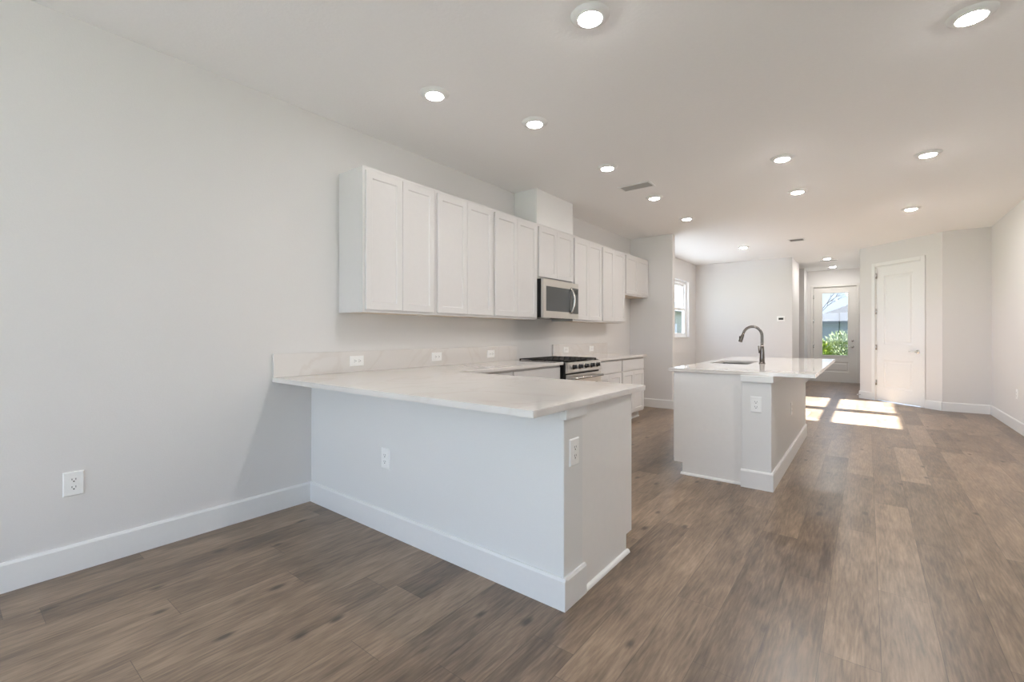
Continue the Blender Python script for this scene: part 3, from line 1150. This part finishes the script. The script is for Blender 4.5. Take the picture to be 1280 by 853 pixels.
sub(mw, 'door', M['steel'], mw_door)
sub(mw, 'door_window', M['smoke'], lambda bm: box(bm, .054, .593, .074, .353, .015, .029, .001, FM))
cp = sub(mw, 'control_panel', M['smoke'], lambda bm: box(bm, .600, 2 * mh - .004, .060, .37, .030, .0325, .0008, FM))
sub(cp, 'display', M['black'], lambda bm: box(bm, .625, 2 * mh - .03, .30, .345, .0325, .0333, 0, FM))
sub(mw, 'handle', M['chrome'], lambda bm: tube(bm, [FM @ Vector((.588, .066 + .30 * t, .030 + .052 * math.sin(math.pi * t) ** .8)) for t in [i / 18 for i in range(19)]], .0135, 14))
sub(mw, 'vent_grille', M['black'], lambda bm: [box(bm, mx0 + .02, -.02, -mh + .02 + k * .074, -mh + .08 + k * .074, .002, .012) for k in range(10)])
sub(mw, 'light_lens', M['plate'], lambda bm: box(bm, -.16, -.08, -.20, -.10, -.002, .006, .002))


# ------------------------------------------------------------------ outlets and switches
def outlet(loc, u, n, label, horizontal=False, group='white wall outlets', kind='outlet', w=.080, h=.122):
    t = thing('wall_outlet' if kind == 'outlet' else 'light_switch', label, 'outlet' if kind == 'outlet' else 'switch', loc, group)
    F = frame_mat((0, 0, 0), u, n)
    if horizontal:
        F = F @ Matrix.Rotation(R(90), 4, 'Z')
    sub(t, 'cover_plate', M['plate'], lambda bm: ringpanel(bm, F, w, h, [(0, .0), (0, .003), (.004, .0065)], -w / 2, -h / 2))
    if kind == 'outlet':
        for s in (-1, 1):
            def sock(bm):
                pts = []
                for i in range(24):
                    a = 2 * math.pi * i / 24
                    pts.append((max(-.0165, min(.0165, .019 * math.cos(a))), s * .0195 + max(-.0135, min(.0135, .019 * math.sin(a)))))
                prism(bm, pts, .006, .0082, F)

            def slots(bm):
                c = s * .0195
                box(bm, -.0085, -.0060, c - .001, c + .008, .008, .0086, 0, F)
                box(bm, .0060, .0085, c - .001, c + .008, .008, .0086, 0, F)
                lathe(bm, [(0, .0080), (.0033, .0080), (.0033, .0087), (0, .0087)], F @ Matrix.Translation((0, c - .0075, 0)), 12)
            sc = sub(t, 'socket', M['plate'], sock)
            sub(sc, 'slots', M['slot'], slots)
        sub(t, 'screw', M['plate'], lambda bm: lathe(bm, [(0, .0060), (.0030, .0060), (.0026, .0074), (0, .0076)], F, 12))
    else:
        sub(t, 'rocker', M['plate'], lambda bm: ringpanel(bm, F, .034, .068, [(0, .005), (0, .008), (.003, .0095), (.012, .0085)], -.017, -.034))
    return t


outlet((XL, .456, .449), (0, -1, 0), (1, 0, 0), 'white duplex outlet low on the left wall above the baseboard')
outlet((-2.315, PY0, .453), (1, 0, 0), (0, -1, 0), 'white duplex outlet on the front of the peninsula half wall')
outlet((PX1, 1.802, .678), (0, 1, 0), (1, 0, 0), 'white duplex outlet on the narrow end of the peninsula half wall')
XS = XL + .022
outlet((XS, 2.077, 1.000), (0, 1, 0), (1, 0, 0), 'horizontal outlet on the backsplash nearest the free left end of the strip', True)
outlet((XS, 2.923, 1.000), (0, 1, 0), (1, 0, 0), 'horizontal outlet in the middle of the backsplash left of the range', True)
outlet((XS, 3.698, 1.000), (0, 1, 0), (1, 0, 0), 'horizontal outlet on the left backsplash closest to the range', True)
outlet((XS, 5.237, 1.000), (0, 1, 0), (1, 0, 0), 'horizontal outlet on the backsplash just right of the range', True)
outlet((XL + .022, 5.955, 1.000), (0, 1, 0), (1, 0, 0), 'white outlet on the right backsplash farther from the range', True)
outlet((-.685, IY0, .660), (1, 0, 0), (0, -1, 0), 'white duplex outlet on the near end of the island half wall')
outlet((IX1, 5.14, .49), (0, 1, 0), (1, 0, 0), 'white outlet on the long side of the island half wall')
outlet((XR, 8.36, .46), (0, -1, 0), (-1, 0, 0), 'white outlet low on the right wall near the closet side')

th = thing('thermostat', 'white thermostat with dark display on the bright recess wall', 'thermostat', (-1.442, YR, 1.535))
FT = frame_mat((0, 0, 0), (1, 0, 0), (0, -1, 0))
sub(th, 'case', M['plate'], lambda bm: ringpanel(bm, FT, .145, .105, [(0, 0), (0, .018), (.006, .024)], -.0725, -.0525))
sub(th, 'display', M['slot'], lambda bm: box(bm, -.045, .045, -.022, .022, .0235, .0255, .001, FT))

# ------------------------------------------------------------------ ceiling lights and vents
spots = [
    ((-1.110, 2.068), 'lit round ceiling light above the free end of the peninsula'),
    ((0.417, 3.250), 'lit ceiling light nearest in the right-hand row, at the upper right'),
    ((-2.294, 2.095), 'lit ceiling light over the wall end of the peninsula'),
    ((-2.003, 2.850), 'lit ceiling light in front of the second wall cabinet, beside the peninsula lights'),
    ((-1.985, 4.048), 'lit ceiling light in front of the vent chase, just left of the grey ceiling vent'),
    ((-1.982, 5.276), 'lit ceiling light in the kitchen aisle just beyond the grey ceiling vent'),
    ((-1.987, 6.516), 'lit ceiling light in the kitchen aisle nearest the return wall'),
    ((-0.614, 4.822), 'lit ceiling light above the near half of the island'),
    ((-0.621, 6.046), 'lit ceiling light above the far half of the island'),
    ((0.430, 5.505), 'lit ceiling light second in the right-hand row, right of the island'),
    ((0.446, 7.768), 'lit ceiling light farthest in the right-hand row, before the closet'),
    ((-1.811, 9.318), 'lit ceiling light in the recess beyond the return wall'),
    ((-0.672, 11.785), 'lit ceiling light at the near end of the entry hall'),
    ((-0.646, 13.300), 'lit ceiling light right above the front door'),
]
zones = {}
for k, ((x, y), l) in enumerate(spots):
    z = 'kitchen' if k in (2, 3, 4, 5, 6) else 'far' if k == 11 else 'hall' if k > 11 else 'room'
    if z not in zones:
        zones[z] = thing('ceiling_light', l, 'light', (x, y, H), 'round ceiling lights')
        sub(zones[z], 'trim_ring', M['trim'], lambda bm: lathe(bm, [(.058, -.018), (.062, -.0205), (.067, -.019), (.095, -.006), (.099, 0)], None, 40))
        sub(zones[z], 'lens', M['lens_' + z], lambda bm: lathe(bm, [(0, -.029), (.026, -.0275), (.046, -.0245), (.056, -.020), (.058, -.017)], None, 40))
    else:
        copy_thing(zones[z], (x, y, H), l)


def vent(loc, w, d, label, n, along_x=True):
    t = thing('ceiling_vent', label, 'vent', loc, None)

    def frame(bm):
        b = .022
        for x0, x1, y0, y1 in ((-w / 2, w / 2, -d / 2, -d / 2 + b), (-w / 2, w / 2, d / 2 - b, d / 2), (-w / 2, -w / 2 + b, -d / 2 + b, d / 2 - b), (w / 2 - b, w / 2, -d / 2 + b, d / 2 - b)):
            box(bm, x0, x1, y0, y1, -.008, 0, .002)
    sub(t, 'frame', M['trim'], frame)
    sub(t, 'backing', M['ventback'], lambda bm: box(bm, -w / 2 + .02, w / 2 - .02, -d / 2 + .02, d / 2 - .02, -.0022, -.0002))
    for k in range(n):
        if along_x:
            y = -d / 2 + .022 + (d - .044) * (k + .5) / n
            sub(t, 'slat', M['ventslat'], lambda bm: box(bm, -w / 2 + .02, w / 2 - .02, -.0060, .0060, -.0008, .0008, 0, Matrix.Translation((0, y, -.006)) @ Matrix.Rotation(R(-28), 4, 'X')))
        else:
            x = -w / 2 + .022 + (w - .044) * (k + .5) / n
            sub(t, 'slat', M['ventslat'], lambda bm: box(bm, -.007, .007, -d / 2 + .02, d / 2 - .02, -.0008, .0008, 0, Matrix.Translation((x, 0, -.006)) @ Matrix.Rotation(R(25), 4, 'Y')))
    return t


vent((-1.99, 4.765, H), .36, .19, 'grey slatted ceiling vent above the kitchen aisle', 6)
vent((-0.955, 9.165, H), .24, .24, 'small square ceiling vent in front of the entry hall', 7, False)
vent((-0.67, 12.13, H), .34, .12, 'narrow white ceiling vent in the entry hall', 3)

# ------------------------------------------------------------------ outdoors
struct('ground', M['lawn'], lambda bm: box(bm, -60, 60, -40, 120, -.5, -.25), 'green lawn around the house', 'ground')
struct('path_patio', M['concrete'], lambda bm: box(bm, -3.3, 6, -12, YB - T, -.26, -.08), 'pale concrete patio behind the house', 'patio')
struct('path_entry', M['concrete'], lambda bm: box(bm, -1.6, .4, YE + T, 16.2, -.26, -.06), 'concrete porch outside the front door', 'path')
struct('path_side', M['pale'], lambda bm: box(bm, -12, XL - T, -6, 15, -.26, -.20), 'pale concrete slab added along the left side of the house to bounce sun indoors', 'path')  # added as a reflector, throws sunlight up to the recess ceiling
struct('road', M['concrete'], lambda bm: box(bm, -60, 60, 24, 31, -.26, -.22), 'pale street in front of the house', 'road')


def house(name_label, cx, cy, w, d, z0, hz, rise, wallm, win):
    t = thing('outside_house', name_label, 'house', (cx, cy, z0))
    sub(t, 'wall', wallm, lambda bm: box(bm, -w / 2, w / 2, -d / 2, d / 2, 0, hz))

    def roof(bm):
        o = .5
        tt = bmesh.new()
        c = [tt.verts.new(p) for p in ((-w / 2 - o, -d / 2 - o, hz), (w / 2 + o, -d / 2 - o, hz), (w / 2 + o, d / 2 + o, hz), (-w / 2 - o, d / 2 + o, hz))]
        k = min(w, d) / 2
        if w >= d:
            r = [tt.verts.new((-w / 2 + k, 0, hz + rise)), tt.verts.new((w / 2 - k + .01, 0, hz + rise))]
            fs = [(c[0], c[1], r[1], r[0]), (c[2], c[3], r[0], r[1]), (c[1], c[2], r[1]), (c[3], c[0], r[0])]
        else:
            r = [tt.verts.new((0, -d / 2 + k, hz + rise)), tt.verts.new((0, d / 2 - k + .01, hz + rise))]
            fs = [(c[1], c[2], r[1], r[0]), (c[3], c[0], r[0], r[1]), (c[0], c[1], r[0]), (c[2], c[3], r[1])]
        for f in fs:
            tt.faces.new(f)
        tt.faces.new(c[::-1])
        bmesh.ops.recalc_face_normals(tt, faces=tt.faces[:])
        merge(bm, tt)
    sub(t, 'roof', M['shingle'], roof)
    sub(t, 'fascia', M['fascia'], lambda bm: (box(bm, -w / 2 - .53, w / 2 + .53, -d / 2 - .53, -d / 2 - .5, hz - .2, hz + .02), box(bm, w / 2 + .5, w / 2 + .53, -d / 2 - .5, d / 2 + .5, hz - .2, hz + .02)))
    for wx0, wx1, wy0, wy1, wz0, wz1 in win:
        f = sub(t, 'window', M['vinyl'], lambda bm: box(bm, wx0, wx1, wy0, wy1, wz0, wz1))
    return t


house('grey-roofed house with blue-grey walls across the street, seen through the front door', 4.0, 52.0, 16, 12, -.25, 2.5, 3.0, M['stucco'], [(-3, -1.6, -6.05, -6, .9, 2.1)])
hs = house('grey-green neighbouring house seen through the recess window', -23.0, 53.0, 12, 22, -.25, 4.1, 3.0, M['stuccog'], [])
sub(hs, 'window', M['smoke'], lambda bm: box(bm, 6.0, 6.05, -4.5, -1.0, .7, 2.6))


def shrub(loc, rad, height, n, mat, label, seed, leaf=.06):
    rnd = random.Random(seed)
    t = thing('garden_shrub', label, 'shrub', loc, 'shrubs outside the front door')

    def leaves(bm):
        for i in range(n):
            while True:
                p = Vector((rnd.uniform(-1, 1), rnd.uniform(-1, 1), rnd.uniform(-1, 1)))
                if .35 < p.length < 1:
                    break
            q = Vector((p.x * rad, p.y * rad, height * .55 + p.z * height * .45))
            ax = (Vector((p.x, p.y, abs(p.z) + .4)).normalized() + Vector((rnd.uniform(-.5, .5), rnd.uniform(-.5, .5), rnd.uniform(-.3, .5)))).normalized()
            s = ax.orthogonal().normalized()
            s = Matrix.Rotation(rnd.uniform(0, 6.28), 3, ax) @ s
            L = leaf * rnd.uniform(1.2, 2.6)
            w = leaf * rnd.uniform(.25, .45)
            v = [bm.verts.new(q), bm.verts.new(q + ax * L * .5 + s * w), bm.verts.new(q + ax * L), bm.verts.new(q + ax * L * .5 - s * w)]
            bm.faces.new(v)
    sub(t, 'foliage', mat, leaves)

    def stems(bm):
        for i in range(7):
            a = rnd.uniform(0, 6.28)
            tube(bm, [(0, 0, 0), (math.cos(a) * rad * .2, math.sin(a) * rad * .2, height * .3), (math.cos(a) * rad * .5, math.sin(a) * rad * .5, height * .75)], [.012, .009, .004], 6)
    sub(t, 'stem', M['bark'], stems)
    return t


shrub((-1.42, 17.2, -.25), .50, 1.30, 1300, M['leafy'], 'yellow-green shrub at the left in the front door glass', 3, .085)
shrub((-0.62, 18.3, -.25), .56, 1.52, 1500, M['leafp'], 'pale variegated shrub at the right in the front door glass', 5, .07)
shrub((-2.25, 19.3, -.25), .62, 1.35, 1100, M['leafp'], 'dull green shrub half hidden at the left edge of the front door glass', 8, .075)


def bare_tree(bm):
    rnd = random.Random(4)

    def grow(p, d, L, r, lv):
        q = p + d * L
        tube(bm, [p, (p + q) / 2 + Vector((rnd.uniform(-.03, .03), 0, 0)), q], [r, r * .85, r * .65], 6)
        if lv == 0:
            return
        for k in range(3):
            nd = (d + Vector((rnd.uniform(-.8, .8), rnd.uniform(-.8, .8), rnd.uniform(-.1, .5)))).normalized()
            grow(q, nd, L * rnd.uniform(.6, .8), r * .6, lv - 1)
    grow(Vector((0, 0, 0)), Vector((0, 0, 1)), 1.4, .05, 4)


bt = thing('bare_tree', 'thin leafless tree beyond the shrubs in the front door glass', 'tree', (-2.0, 24.0, -.25))
sub(bt, 'branches', M['bark'], bare_tree)
